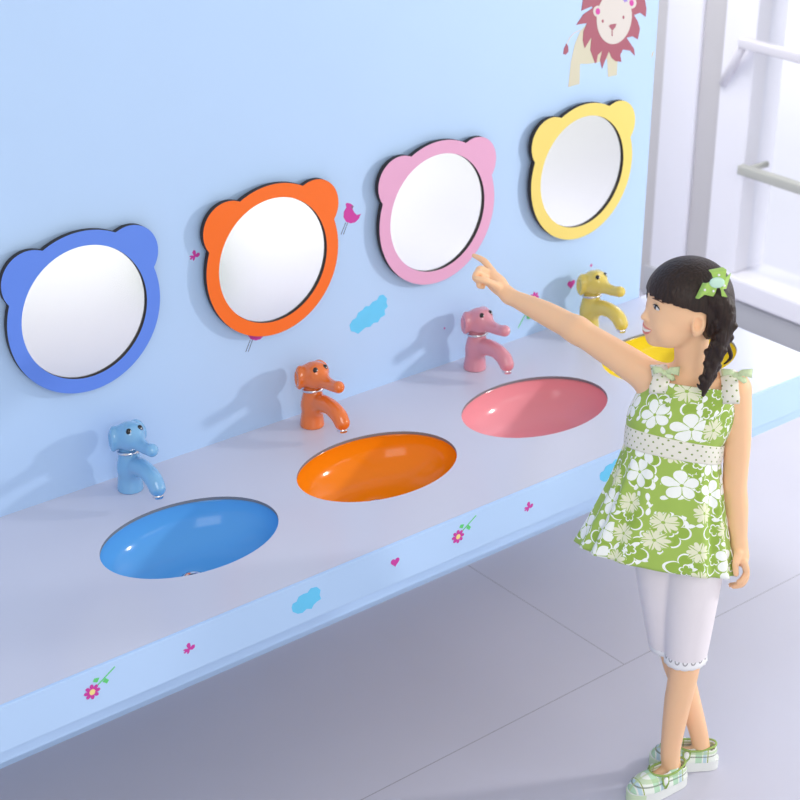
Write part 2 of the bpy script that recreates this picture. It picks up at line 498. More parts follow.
bear_mirror(.799, .917, (228, 168, 202), 'pink', 'pink bear-head mirror the child is pointing at')
bear_mirror(1.217, .919, (238, 214, 118), 'yellow', 'yellow bear-head mirror at the far right of the row')

# ================================================================== STICKERS
D_pink = mat('sticker_magenta', (206, 56, 160), .5); D_pinkl = mat('sticker_pale_pink', (240, 170, 210), .5)
D_cyan = mat('sticker_cyan', (104, 204, 248), .5, noise=.03, nscale=30); D_green = mat('sticker_green', (98, 208, 118), .5)
D_mar = mat('sticker_maroon', (164, 84, 102), .5); D_cream = mat('sticker_beige', (214, 206, 200), .5); D_tan = mat('sticker_tan', (208, 202, 178), .5)
D_yel = mat('sticker_yellow', (246, 226, 140), .5); D_grey = mat('sticker_grey', (110, 110, 130), .5); D_pur = mat('sticker_purple', (150, 120, 210), .5)
def decal(name, pts, m, parent, w=-.0, t=.0005):
    b_ = bmesh.new(); poly_prism(b_, pts, w - t, w, 'xz'); return obj(name, b_, m, parent, smooth=False)
def circ(cx, cz, r, n=20, rz=None): 
    rz = rz or r
    return [(cx + r * math.cos(2 * PI * k / n), cz + rz * math.sin(2 * PI * k / n)) for k in range(n)]
def strip(pts, w):
    pts = [Vector((p[0], p[1])) for p in pts]; L = []; Rr = []
    for i, p in enumerate(pts):
        t = (pts[min(i + 1, len(pts) - 1)] - pts[max(0, i - 1)]).normalized(); n = Vector((-t.y, t.x)) * w / 2
        L.append(tuple(p + n)); Rr.append(tuple(p - n))
    return L + Rr[::-1]
def px_on_wall(x0, y0, s, pts, o):
    return [(on_y(x0 + a * s, y0 + b_ * s)[0] - o[0], on_y(x0 + a * s, y0 + b_ * s)[2] - o[1]) for a, b_ in pts]
# lion
lo = (1.262, 1.16); lion = empty('lion_sticker', (lo[0], 0, lo[1]))
tag(lion, 'lion wall sticker with maroon mane, cut off by the top of the picture', 'sticker')
LW = lambda pts: px_on_wall(560, 0, .125, pts, lo)
decal('body', LW([(290, 120), (210, 195), (160, 250), (118, 350), (85, 500), (65, 697), (155, 672), (160, 510), (215, 512), (300, 500), (375, 470), (383, 616), (455, 600), (462, 440), (400, 300)]), D_tan, lion, t=.0005)
decal('tail', LW(strip([(165, 238), (110, 265), (75, 305), (52, 360)], 7)), D_cream, lion, t=.0006)
decal('tail_tuft', LW([(50, 348), (30, 390), (25, 432), (45, 437), (66, 412), (64, 370)]), D_mar, lion, t=.0008)
decal('mane', LW([(190, -60), (170, 85), (250, 50), (262, 62), (185, 115), (130, 198), (215, 183), (185, 250), (180, 320), (195, 385), (250, 295), (240, 400), (278, 505), (290, 500), (300, 440), (335, 405), (318, 480), (335, 548), (360, 480), (390, 410), (410, 460), (440, 488), (490, 495), (480, 440), (500, 395), (560, 405), (597, 445), (590, 390), (530, 300), (580, 290), (620, 315), (638, 230), (620, 170), (590, 120), (640, 100), (683, 135), (690, 70), (670, -40), (600, -120), (450, -170), (300, -150)]), D_mar, lion, t=.0011)
for cx, cy in ((300, 90), (570, 22)):
    e = decal('ear', LW([(cx + 38 * math.cos(a), cy + 46 * math.sin(a)) for a in np.linspace(0, 2 * PI, 20, endpoint=False)]), D_cream, lion, t=.0014)
    decal('inner_ear', LW([(cx - 2 + 17 * math.cos(a), cy + 26 * math.sin(a)) for a in np.linspace(0, 2 * PI, 16, endpoint=False)]), D_pink, e, t=.0021)
decal('face', LW([(430 + 140 * math.cos(a) - 12 * math.sin(a), 140 + 212 * math.sin(a)) for a in np.linspace(0, 2 * PI, 40, endpoint=False)]), D_cream, lion, t=.0017)
for cx, cy in ((337, 167), (503, 137)):
    decal('eye', LW([(cx + 8 * math.cos(a), cy + 14 * math.sin(a)) for a in np.linspace(0, 2 * PI, 12, endpoint=False)]), D_mar, lion, t=.0021)
decal('nose', LW([(385, 207), (400, 194), (447, 188), (440, 212), (414, 245)]), D_mar, lion, t=.0021)
decal('mouth', LW([(408, 245), (416, 245), (416, 288), (408, 288)]), D_mar, lion, t=.0021)
decal('flower_mark', LW([(518 + (24 if k % 2 else 12) * math.cos(k * PI / 5), -2 + (24 if k % 2 else 12) * math.sin(k * PI / 5)) for k in range(10)]), D_pur, lion, t=.0021)

def pxc(x0, y0, sc_, pts, cx, cz): return px_on_wall(x0, y0, sc_, pts, (cx, cz))
BO = on_y(350, 213); BP = pxc(300, 170, .225, [(203, 150), (208, 146), (216, 147), (226, 150), (238, 160), (233, 174), (240, 188), (252, 200), (270, 195), (262, 215), (245, 232), (225, 237), (205, 230), (193, 210), (195, 185), (206, 166)], BO[0], BO[2])
BL = [pxc(300, 170, .225, strip([(p, 233), (q, 286)], 2.2), BO[0], BO[2]) for p, q in ((203, 182), (212, 193))]
def bird(x, z, label):
    r_ = empty('bird_sticker', (x, 0, z)); tag(r_, label, 'sticker')
    decal('body', BP, D_pink, r_)
    for q in BL: decal('leg', q, D_grey, r_)
    decal('beak', pxc(300, 170, .225, [(226, 160), (238, 160), (230, 172)], BO[0], BO[2]), D_grey, r_, t=.0009)
bird(BO[0], BO[2], 'small magenta bird sticker between the orange and pink mirrors')
bird(.345, .768, 'bird sticker with only its legs showing below the orange mirror')
CO = on_y(369, 313)
CP = pxc(300, 170, .225, [(220, 690), (232, 668), (250, 656), (258, 634), (278, 622), (290, 606), (308, 604), (322, 586), (342, 578), (352, 558), (370, 553), (386, 570), (384, 590), (390, 606), (376, 622), (378, 644), (358, 656), (346, 676), (326, 680), (312, 696), (290, 700), (272, 716), (258, 728), (242, 720), (226, 716)], CO[0], CO[2])
def cloud_pts(s):
    return [(a * s, b_ * s) for a, b_ in CP]
def cloud(x, z, s, label):
    o = decal('cloud_sticker', cloud_pts(s), D_cyan, None); o.location = (x, 0, z); tag(o, label, 'sticker')
cloud(CO[0], CO[2], 1.0, 'bright cyan cloud sticker on the wall below the pink mirror')
def bfly_pts(s):
    return [(a * s / 11, b_ * s / 11) for a, b_ in [(0, 1), (-3, 8), (0, 12), (4, 11), (5, 5), (4, 2), (9, 5), (13, 4), (13, -1), (8, -4), (3, -2), (2, -6), (-1, -9), (-3, -7), (-2, -3), (-7, -6), (-9, -3), (-6, -1), (-10, 2), (-6, 3)]]
o = decal('butterfly_sticker', bfly_pts(.011), D_pink, None); o.location = (.215, 0, .957); tag(o, 'tiny magenta butterfly sticker left of the orange mirror', 'sticker')
def heart_pts(s):
    return [(s * .0625 * 16 * math.sin(t) ** 3, s * .0625 * (13 * math.cos(t) - 5 * math.cos(2 * t) - 2 * math.cos(3 * t) - math.cos(4 * t))) for t in np.linspace(0, 2 * PI, 30, endpoint=False)]
o = decal('heart_sticker', heart_pts(.012), D_pink, None); o.location = (1.219, 0, .643); tag(o, 'magenta heart sticker on the wall behind the yellow faucet', 'sticker')
def flower(root, ox, oz, s, w):
    """daisy with a slanted stem and two leaves, as parts of root"""
    def sh(pts): return [(ox + a * s, oz + b_ * s) for a, b_ in pts]
    decal('stem', sh(strip([(.004, .004), (.018, .016), (.038, .034)], .0024)), D_green, root, w)
    decal('leaf', sh([(.012, .014), (.005, .019), (.004, .025), (.012, .024)]), D_green, root, w, .0006)
    decal('leaf', sh([(.019, .012), (.026, .008), (.029, .014), (.023, .019)]), D_green, root, w, .0006)
    decal('petals', sh([((.0125 if k % 2 else .009) * math.cos(k * PI / 8), (.0125 if k % 2 else .009) * math.sin(k * PI / 8)) for k in range(16)]), D_pink, root, w, .0009)
    decal('flower_centre', sh(circ(0, 0, .0048)), D_yel, root, w, .0012)
WO = on_y(534, 298)
r_ = empty('flower_sticker', (WO[0], 0, WO[2])); tag(r_, 'pink flower sticker with green stem and leaves, half hidden behind the arm', 'sticker')
decal('petals', [((.0075 + .0075 * abs(math.cos(4 * a)) ** .6) * math.cos(a), (.0075 + .0075 * abs(math.cos(4 * a)) ** .6) * math.sin(a)) for a in np.linspace(0, 2 * PI, 80, endpoint=False)], D_pink, r_)
def WP(pts): return [(on_y(px_, py_)[0] - WO[0], on_y(px_, py_)[2] - WO[2]) for px_, py_ in pts]
decal('flower_centre', circ(0, 0, .005), D_yel, r_, t=.0009)
decal('stem', strip(WP([(533, 301), (525, 315), (518, 328)]), .0022), D_green, r_)
decal('leaf', WP([(526, 312), (521, 308), (523, 304), (528, 308)]), D_green, r_, t=.0007)
decal('leaf', WP([(526, 314), (531, 313), (532, 318), (527, 319)]), D_green, r_, t=.0007)
for x, z, r0, mm, lab in ((1.281, .674, .0035, D_pink, 'tiny magenta dot sticker above the yellow faucet'), (.441, .639, .0025, D_pink, 'tiny magenta dot sticker left of the orange faucet'),
                          (.838, .637, .0022, D_pink, 'tiny magenta dot sticker left of the pink faucet')):
    o = decal('dot_sticker', circ(0, 0, r0, 12), mm, None); o.location = (x, 0, z); tag(o, lab, 'sticker')
o = decal('leaf_sticker', [(-.003, -.008), (.002, -.002), (.004, .009), (-.002, .004)], D_tan, None); o.location = (1.440, 0, 1.143); tag(o, 'small leaf sticker at the right edge of the wall under the lion', 'sticker')
o = decal('stem_sticker', strip([(0, .012), (.001, -.010)], .002), D_green, None); o.location = (1.335, 0, .888); tag(o, 'thin green stem sticker beside the yellow mirror', 'sticker')
# prints on the counter front
fw = -.530 - counter_off.y
def FP(x, z): return (x - counter_off.x, z - counter_off.z)
def fobj(name, o_pts, x, z, mm, t=.0005):
    ox, oz = FP(x, z); return decal(name, [(a + ox, b_ + oz) for a, b_ in o_pts], mm, fascia, fw, t)
FO = on_y(301, 600, -.530)
FCP = [(on_y(200 + 0 + a * .5, 560 + b_ * .5, -.530)[0] - FO[0], on_y(200 + a * .5, 560 + b_ * .5, -.530)[2] - FO[2]) for a, b_ in [(174, 96), (176, 88), (184, 84), (188, 74), (198, 68), (206, 66), (212, 57), (224, 54), (232, 60), (230, 70), (233, 78), (224, 84), (218, 90), (214, 98), (204, 98), (196, 106), (186, 108), (176, 104)]]
def fflower(x, z):
    ox, oz = FP(x, z); s = 1.05
    def sh(pts): return [(ox + a * s, oz + b_ * s) for a, b_ in pts]
    decal('stem_print', sh(strip([(.004, .004), (.020, .014), (.042, .028)], .0020)), D_green, fascia, fw)
    decal('leaf_print', sh([(.010, .013), (.003, .017), (.006, .022), (.014, .020)]), D_green, fascia, fw, .0006)
    decal('leaf_print', sh([(.019, .010), (.026, .004), (.030, .009), (.024, .015)]), D_green, fascia, fw, .0006)
    decal('petal_print', sh([((.0068 + .0072 * abs(math.cos(4 * a)) ** .6) * math.cos(a), (.0065 + .0068 * abs(math.cos(4 * a)) ** .6) * math.sin(a)) for a in np.linspace(0, 2 * PI, 80, endpoint=False)]), D_pink, fascia, fw, .0009)
    decal('flower_centre_print', sh(circ(0, 0, .005)), D_yel, fascia, fw, .0012)
fflower(-.341, .508); fflower(.428, .510)
fobj('butterfly_print', bfly_pts(.011), -.160, .512, D_pink)
fobj('butterfly_print', bfly_pts(.011), .604, .509, D_pink)
fobj('cloud_print', FCP, .080, .512, D_cyan)
fobj('cloud_print', FCP, .826, .516, D_cyan)
fobj('heart_print', heart_pts(.010), .279, .512, D_pink)

# ================================================================== THE CHILD
G0 = np.array([.70, -.85, 0.0])
gr = np.array([R[0][0], R[1][0], 0]); gr /= np.linalg.norm(gr)
gd = np.array([-gr[1], gr[0], 0])
GROT = math.atan2(gr[1], gr[0])
def G(px, py, dep):
    """point of the child, in its own frame (x right, y away, z up), on the sight line at depth dep"""
    d = ray(px, py); t = (dep + gd @ (G0 - CAM)) / (gd @ d); P = CAM + t * d - G0
    return np.array([P @ gr, P @ gd, P[2]])
person = empty('person', tuple(G0), GROT)
tag(person, 'young child in a green flowered dress and white cropped trousers, pointing with an outstretched arm', 'person')

M_skin = mat('skin', (252, 202, 160), .48, spec=.28, noise=.012, nscale=25, sss=.12)
M_hair = mat('dark_hair', (34, 24, 22), .46, spec=.35)
def hair_nodes():
    nt = M_hair.node_tree; b = nt.nodes['Principled BSDF']; tc = nt.nodes.new('ShaderNodeTexCoord')
    mp = nt.nodes.new('ShaderNodeMapping'); mp.inputs['Scale'].default_value = (160, 160, 26)
    nt.links.new(tc.outputs['Object'], mp.inputs['Vector'])
    n = nt.nodes.new('ShaderNodeTexNoise'); n.inputs['Scale'].default_value = 1.6; n.inputs['Detail'].default_value = 3
    nt.links.new(mp.outputs[0], n.inputs['Vector'])
    g = NG(M_hair); c = g.mix(n.outputs['Fac'], lin((10, 7, 8)), lin((64, 44, 36)))
    nt.links.new(c, b.inputs['Base Color'])
    bp = nt.nodes.new('ShaderNodeBump'); bp.inputs['Strength'].default_value = .7; bp.inputs['Distance'].default_value = .003
    nt.links.new(n.outputs['Fac'], bp.inputs['Height']); nt.links.new(bp.outputs[0], b.inputs['Normal'])
hair_nodes()

# head frame: f forward (towards the mirrors), s towards the camera side, u up
HO = np.array([-.030, 0.0, 1.015]); hy = math.radians(9)
hf = np.array([-math.cos(hy), -math.sin(hy), 0.0]); hs = np.array([math.sin(hy), -math.cos(hy), 0.0])
ht = math.radians(4)                                # chin slightly up
hf = math.cos(ht) * hf + math.sin(ht) * np.array([0, 0, 1.0]); hf = nrm(hf); hu = nrm(np.cross(hf, hs)); 
if hu[2] < 0: hu = -hu
HM = np.array([hf, hs, hu]).T
def H(f, s, u): return HO + HM @ np.array([f, s, u])

S = SDF((-.43, -.13, -.01), (.16, .32, 1.12), .0020)
# torso
S.ell((-.030, .010, .800), (.074, .050, .090), k=.02)
S.ell((-.036, .012, .720), (.070, .050, .070), k=.03)
S.ell((-.020, .010, .600), (.080, .056, .100), k=.04)
S.cone((-.078, .012, .858), .026, (.050, .008, .852), .027, .03)       # shoulder girdle
S.chain([(-.016, .008, .845), (-.020, .006, .885), (-.024, .004, .955)], [.036, .028, .030], .018)
# legs
S.chain([(.018, -.012, .540), (.010, -.018, .290), (.004, -.014, .200), (.000, -.009, .090), (.006, -.006, .038)], [.044, .029, .0250, .0192, .0185], .015)
S.chain([(-.035, .020, .540), (-.004, .028, .300), (.026, .038, .200), (.060, .050, .095), (.073, .053, .042)], [.044, .028, .0240, .0185, .0172], .012)
S.chain([(-.002, -.008, .028), (-.052, -.036, .022)], [.018, .014], .01)
S.chain([(.062, .051, .032), (.020, .055, .030)], [.0150, .011], .01)
# hanging arm and hand
sh = np.array([.060, .006, .850]); el = G(735, 482, -.005); wr = G(739, 543, -.015)
S.chain([sh, (sh + el) / 2 + [.004, 0, 0], el, (el * .6 + wr * .4), wr], [.028, .0240, .0215, .0205, .0145], .014)
pm = G(741, 556, -.020); S.ell(pm, (.0125, .018, .019), k=.010)
S.cone(wr, .0135, pm, .013, .008)
for i, (dep, l) in enumerate(((-.038, .80), (-.027, 1.0), (-.016, 1.08), (-.005, 1.0))):
    a = G(744, 562, dep); b_ = G(746.5 , 562 + 12 * l, dep); c_ = G(742, 568 + 15 * l, dep - .004); d_ = G(738.5 - i * 2.6, 569 + 16.0 * l, dep - .004)
    S.chain([a, b_, c_, d_], [.0066, .0060, .0055, .0048], .0035)
S.chain([G(738, 553, -.032), G(735.5, 564, -.040), G(736, 574, -.040)], [.0075, .0062, .0052], .005)
# pointing arm
ps = np.array([-.078, .014, .862]); pe = G(577, 330, .105); pw = G(509, 296, .205)
S.chain([ps, ps * .5 + pe * .5 + [0, 0, .001], pe], [.0310, .0270, .0225], .016)
S.chain([pe, pe * .55 + pw * .45 + [0, 0, .002], pw], [.0225, .0215, .0135], .014)
kn = G(491, 274, .232); pc = G(498, 284, .222)
S.cone(pw, .0130, pc, .0150, .010); S.cone(pc, .0145, kn, .0115, .008)
S.cone(G(500, 288, .215), .012, G(491, 281, .222), .0115, .007)
S.chain([G(491.5, 271, .238), G(485.5, 262.5, .246), G(480, 258.5, .252), G(473.8, 255.5, .258)], [.0074, .0064, .0056, .0043], .004)
S.chain([G(488, 273, .228), G(480.5, 268.5, .222), G(477, 273.5, .212), G(482, 278.5, .208)], [.0066, .0060, .0055, .0049], .0018)
S.chain([G(486, 277, .218), G(477.5, 272.5, .206), G(474.8, 278.2, .200), G(480, 282, .204)], [.0064, .0057, .0052, .0046], .0016)
S.chain([G(488, 283, .210), G(480.5, 279.5, .196), G(478.8, 285.5, .196), G(483, 287, .204)], [.0060, .0053, .0048, .0043], .0016)
S.chain([G(498, 287, .206), G(490, 282.5, .196), G(483, 280, .190), G(476, 278.3, .190)], [.0088, .0064, .0056, .0046], .0025)
# head
S.ell(H(.004, 0, .010), (.070, .061, .062), HM, .010)
S.ell(H(.030, 0, -.020), (.0445, .047, .055), HM, .014)
S.ell(H(.034, 0, -.046), (.034, .037, .032), HM, .012)
S.ell(H(.0565, 0, -.0665), (.0125, .013, .011), HM, .012)
for s_ in (-1, 1):
    S.ell(H(.046, s_ * .022, -.036), (.020, .019, .020), HM, .012)
    S.ell(H(.079, s_ * .0215, .0010), (.0075, .009, .0065), HM, .008, 'sub')
    # ear: shell with a hollow
    S.ell(H(.004, s_ * .0590, -.016), (.0125, .0080, .0205), HM, .003)
    S.ell(H(.0075, s_ * .0685, -.012), (.0078, .0110, .0140), HM, .001, 'sub')
    S.cone(H(.007, s_ * .0565, -.030), .0048, H(.006, s_ * .0555, -.035), .0042, .004)
S.ell(H(.060, 0, -.046), (.015, .018, .017), HM, .010)
S.chain([H(.0690, 0, -.004), H(.0735, 0, -.016), H(.0790, 0, -.0265)], [.0045, .0048, .0060], .006)
for s_ in (-1, 1): S.ell(H(.0735, s_ * .0075, -.0290), (.0052, .0042, .0040), HM, .004)
S.cone(H(.081, -.008, -.0485), .0022, H(.081, .008, -.0485), .0022, .002, 'sub')      # open smile
body = obj('body', S.mesh('body', 2), M_skin, person)

# eyes, brows, lips
M_eyew = mat('eye_white', (236, 232, 228), .15, spec=.5); M_iris = mat('dark_iris', (24, 14, 12), .1, spec=.6)
M_lip = mat('lips_pink', (232, 138, 126), .35); M_teeth = mat('teeth_white', (246, 240, 230), .2); M_brow = mat('soft_brow', (112, 78, 62), .7)
from mathutils.bvhtree import BVHTree
BV = BVHTree.FromPolygons([v.co.copy() for v in body.data.vertices], [tuple(p.vertices) for p in body.data.polygons])
def face_pt(s_, u):
    """skin surface point (and normal) of the face at head coordinates s, u"""
    o_ = Vector(H(.13, s_, u)); d_ = Vector(H(0, s_, u)) - o_
    p, n, i, d = BV.ray_cast(o_, d_.normalized())
    if n.dot(d_) > 0: n = -n
    return p, n
def surf_line(pts, off):
    out = []
    for s_, u in pts:
        p, n = face_pt(s_, u); out.append(p + n * off)
    return out
for s_ in (-1, 1):
    ec_s, ec_u = s_ * .0255, .0015
    p, n = face_pt(ec_s, ec_u); up = Vector(HM[:, 2]); up = (up - n * up.dot(n)).normalized(); sd = n.cross(up).normalized() * 1.0
    if sd.dot(Vector(HM[:, 1])) * s_ < 0: sd = -sd                     # sd points outwards
    def el(b__, c, rn, rs, ru):
        for v in ball(b__, (0, 0, 0), 1.0, 20): v.co = c + n * (v.co.x * rn) + sd * (v.co.y * rs) + up * (v.co.z * ru)
    b_ = bmesh.new(); el(b_, p, .0022, .0092, .0046); e = obj('eye', b_, M_eyew, person)
    b_ = bmesh.new(); el(b_, p - sd * .0022 + n * .0008 + up * .0003, .0021, .0043, .0047); obj('iris', b_, M_iris, e)
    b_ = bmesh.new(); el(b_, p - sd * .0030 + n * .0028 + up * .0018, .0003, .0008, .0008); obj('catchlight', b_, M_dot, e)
    b_ = bmesh.new(); tube_bm(b_, [p + n * (.0022 - .0010 * abs(t) ** 2) + sd * (t * .0102) + up * (.0052 * math.cos(t * 1.35) - .0006) for t in np.linspace(-1, 1.08, 11)], [.0005, .0008, .0011, .0013, .0013, .0013, .0013, .0013, .0012, .0009, .0004], 6)
    obj('eyelash', b_, M_iris, e)
    b_ = bmesh.new(); tube_bm(b_, surf_line([(s_ * (.0120 + .0034 * k), .0125 + .0020 * math.sin(k * .42)) for k in range(8)], .0002), [.0004, .0009, .0012, .0012, .0011, .0009, .0007, .0004], 6); obj('eyebrow', b_, M_brow, person)
tt_ = np.linspace(-1, 1, 15)
def mouth(u0, bow_, smile, off, rmax, name, m):
    b_ = bmesh.new()
    tube_bm(b_, surf_line([(t * .0215, u0 + bow_ * (1 - t * t) + smile * abs(t) ** 1.6) for t in tt_], off), [max(.0004, rmax * (1 - abs(t) ** 2.4)) for t in tt_], 8)
    return obj(name, b_, m, person)
mouth(-.0455, .0020, .0040, .0001, .0017, 'upper_lip', M_lip)
mouth(-.0455, -.0095, .0035, .0001, .0023, 'lower_lip', M_lip)
mouth(-.0455, -.0035, .0030, -.0004, .0030, 'teeth', M_teeth)

# hair ---------------------------------------------------------------
HS = SDF((-.14, -.12, .83), (.10, .10, 1.12), .0019)
HS.ell(H(.0055, 0, .013), (.0745, .0665, .0670), HM, 0)
HS.ell(H(-.019, 0, -.012), (.050, .060, .052), HM, .02)
def face_cut(X, Y, Z):
    P = np.stack([X - HO[0], Y - HO[1], Z - HO[2]], -1) @ HM
    f, s_, u = P[..., 0], P[..., 1], P[..., 2]
    wob = .0016 * np.sin(s_ * 420) + .0012 * np.sin(s_ * 910 + 1)
    ub = np.interp(f, [-.075, -.040, -.020, -.012, -.006, .004, .016, .030, .040, .080], [-.058, -.055, -.050, -.030, .004, .009, .009, .014, .016, .018])
    return (u - ub - np.where(f > .03, wob, 0)) * .8
HS.func(lambda X, Y, Z: face_cut(X, Y, Z), (-.14, -.12, .83), (.10, .10, 1.12), .002, 'sub')
# comb the crown: shallow parting
HS.chain([H(.048, .030, .062), H(.020, .030, .078), H(-.02, .022, .082)], [.0030, .0034, .003], .003, 'sub')
# gathered tail behind the ear
tp = [G(716, 296, -.050), G(724, 308, -.055), G(725, 326, -.058), G(719, 343, -.060), G(713, 358, -.062), G(710, 371, -.064), G(703, 383, -.066)]
HS.chain(tp, [.020, .0190, .0165, .0150, .0135, .0115, .0050], .008)
for i in range(26):
    k = i / 25 * (len(tp) - 1.001); j = int(k); p = tp[j] * (1 - (k - j)) + tp[j + 1] * (k - j)
    ang = i * 2.3; rr = np.interp(k, [0, 3, 6], [.0155, .0135, .007])
    q = p + np.array([math.cos(ang) * rr * 1.1, -abs(math.sin(ang)) * rr, 0])
    q2 = q + np.array([-math.cos(ang) * rr * .9, 0, -.020])
    HS.cone(q, .0066, q2, .0034, .0018)
HS.chain([G(706, 381, -.068), G(701, 388, -.070), G(697, 384, -.070)], [.006, .0035, .0018], .003)
HS.chain([G(712, 373, -.068), G(708, 386, -.072), G(704, 392, -.070)], [.005, .0035, .0015], .003)
HS.chain([G(727, 345, -.060), G(731, 357, -.062), G(724, 364, -.062)], [.005, .0035, .0018], .003)
HS.chain([G(683, 296, -.052), G(680, 304, -.054), G(679, 315, -.053)], [.0035, .0022, .0010], .003)
HS.chain([G(672, 292, -.050), G(676, 300, -.052), G(678, 308, -.053)], [.004, .0025, .0012], .003)
obj('hair', HS.mesh('hair', 1), M_hair, person)

# hair clip
M_bow = mat('lime_ribbon', (176, 214, 104), .35, noise=.05, nscale=120); M_mint = mat('mint_ribbon', (206, 240, 220), .4); M_pearl = mat('pearl_bead', (250, 250, 246), .15)
clip = empty('hair_clip', tuple(G(716, 283, -.074)), 0, person); 
clip['label'] = 'lime green ribbon bow hair clip with pale mint disc'
def ribbon(pts, w, t, name, m, par, off):
    b_ = bmesh.new(); P = [Vector(p) for p in pts]; n = len(P); V = []
    for i, p in enumerate(P):
        V.append([b_.verts.new(p + Vector((off[0] * s1 * w[i], t * s2, off[1] * s1 * w[i]))) for s1, s2 in ((-1, -1), (1, -1), (1, 1), (-1, 1))])
    for A, B in zip(V, V[1:]):
        for k in range(4): b_.faces.new((A[k], A[(k + 1) % 4], B[(k + 1) % 4], B[k]))
    b_.faces.new(V[0][::-1]); b_.faces.new(V[-1]); bmesh.ops.recalc_face_normals(b_, faces=b_.faces)
    return flat(obj(name, b_, m, par), 40)
ribbon([(0, -.002, -.001), (-.010, -.006, -.004), (-.022, -.005, -.012), (-.026, .002, -.014)], [.004, .010, .014, .014], .0016, 'ribbon_loop', M_bow, clip, (.35, .94))
ribbon([(0, -.002, .000), (.004, -.006, .010), (.002, -.004, .022), (-.002, .002, .024)], [.004, .010, .013, .012], .0016, 'ribbon_loop', M_bow, clip, (.94, .2))
ribbon([(0, -.002, .000), (.012, -.006, .002), (.020, .000, .004)], [.004, .011, .014], .0016, 'ribbon_loop', M_bow, clip, (.2, .95))
ribbon([(0, -.001, -.003), (-.008, -.003, -.014), (-.012, .002, -.022)], [.003, .008, .010], .0014, 'ribbon_tail', M_bow, clip, (.95, -.2))
ribbon([(.006, -.001, -.004), (.012, -.002, -.014), (.016, .001, -.024)], [.002, .003, .005], .0014, 'ribbon_tail', M_bow, clip, (.95, -.2))
b_ = bmesh.new(); ball(b_, (0, -.008, .004), (.0125, .004, .0095), 20); obj('mint_disc', b_, M_mint, clip)
for p in ((-.019, -.010, -.008), (-.005, -.010, -.010), (.012, -.0085, -.001), (.002, -.008, .017)):
    b_ = bmesh.new(); ball(b_, p, .0022, 12); obj('bead', b_, M_pearl, clip)

# dress ----------------------------------------------------------------
def fabric_material():
    m = mat('green_flowered_cotton', (160, 192, 82), .8, spec=.15); g = NG(m); nt = m.node_tree; b = nt.nodes['Principled BSDF']
    uvn = nt.nodes.new('ShaderNodeUVMap'); U, V, _ = g.sep(uvn.outputs[0])
    def layer(scale, ox, oy, rnd):
        x = g.m('ADD', g.m('MULTIPLY', U, scale), ox); y = g.m('ADD', g.m('MULTIPLY', V, scale), oy)
        vn = nt.nodes.new('ShaderNodeTexVoronoi'); vn.voronoi_dimensions = '2D'; vn.inputs['Scale'].default_value = 1; vn.inputs['Randomness'].default_value = rnd
        nt.links.new(g.comb(x, y), vn.inputs['Vector'])
        px, py, _z = g.sep(vn.outputs['Position']); cr, cg, cb = g.sep(vn.outputs['Color'])
        dx = g.m('SUBTRACT', x, px); dy = g.m('SUBTRACT', y, py)
        dist = vn.outputs['Distance']; ang = g.m('ADD', g.m('ARCTAN2', dy, dx), g.m('MULTIPLY', cg, 6.28))
        return dist, ang, cr, cb
    def petals(ang, n, R_, lo, p=.6):
        a = g.m('POWER', g.m('ABSOLUTE', g.m('COSINE', g.m('MULTIPLY', ang, n / 2))), p)
        return g.m('MULTIPLY', g.m('ADD', g.m('MULTIPLY', a, 1 - lo), lo), R_)
    d1, a1, r1, b1 = layer(17.0, 3.3, 1.7, .55)
    d2, a2, r2, b2 = layer(15.0, 8.1, 5.2, .6)
    d3, a3, r3, b3 = layer(42.0, 2.1, 9.2, .9)
    green = lin((166, 194, 94)); dgreen = lin((128, 166, 62)); white = lin((250, 252, 248)); cream = lin((236, 236, 206))
    # outlined flowers
    e2 = petals(a2, 5, .46, .55)
    line = g.m('MAXIMUM', g.m('LESS_THAN', g.m('ABSOLUTE', g.m('SUBTRACT', d2, e2)), .022), g.m('LESS_THAN', g.m('ABSOLUTE', g.m('SUBTRACT', d2, g.m('MULTIPLY', e2, .35))), .018))
    col = g.mix(g.m('LESS_THAN', d2, e2), green, lin((154, 184, 80)))
    col = g.mix(line, col, white)
    # small leaf strokes
    e3 = petals(a3, 2, .62, .0, 5.0)
    sm = g.m('MULTIPLY', g.m('LESS_THAN', d3, e3), g.m('GREATER_THAN', r3, .62))
    col = g.mix(sm, col, white)
    # white five-petal flowers and cream daisies over a green margin
    big = g.m('GREATER_THAN', r1, .36)
    ew = petals(a1, 5, .47, .34); ed = petals(a1, 10, .34, .55)
    e1 = g.m('ADD', g.m('MULTIPLY', ew, big), g.m('MULTIPLY', ed, g.m('SUBTRACT', 1.0, big)))
    col = g.mix(g.m('LESS_THAN', d1, g.m('ADD', e1, .045)), col, green)
    ctr = g.m('GREATER_THAN', d1, .05)
    vein = g.m('GREATER_THAN', g.m('ABSOLUTE', g.m('COSINE', g.m('MULTIPLY', a1, 2.5))), .16)
    msk = g.m('MULTIPLY', g.m('MULTIPLY', g.m('LESS_THAN', d1, e1), ctr), vein)
    col = g.mix(msk, col, g.mix(big, cream, white))
    nt.links.new(col, b.inputs['Base Color'])
    b.inputs['Sheen Weight'].default_value = .15
    return m
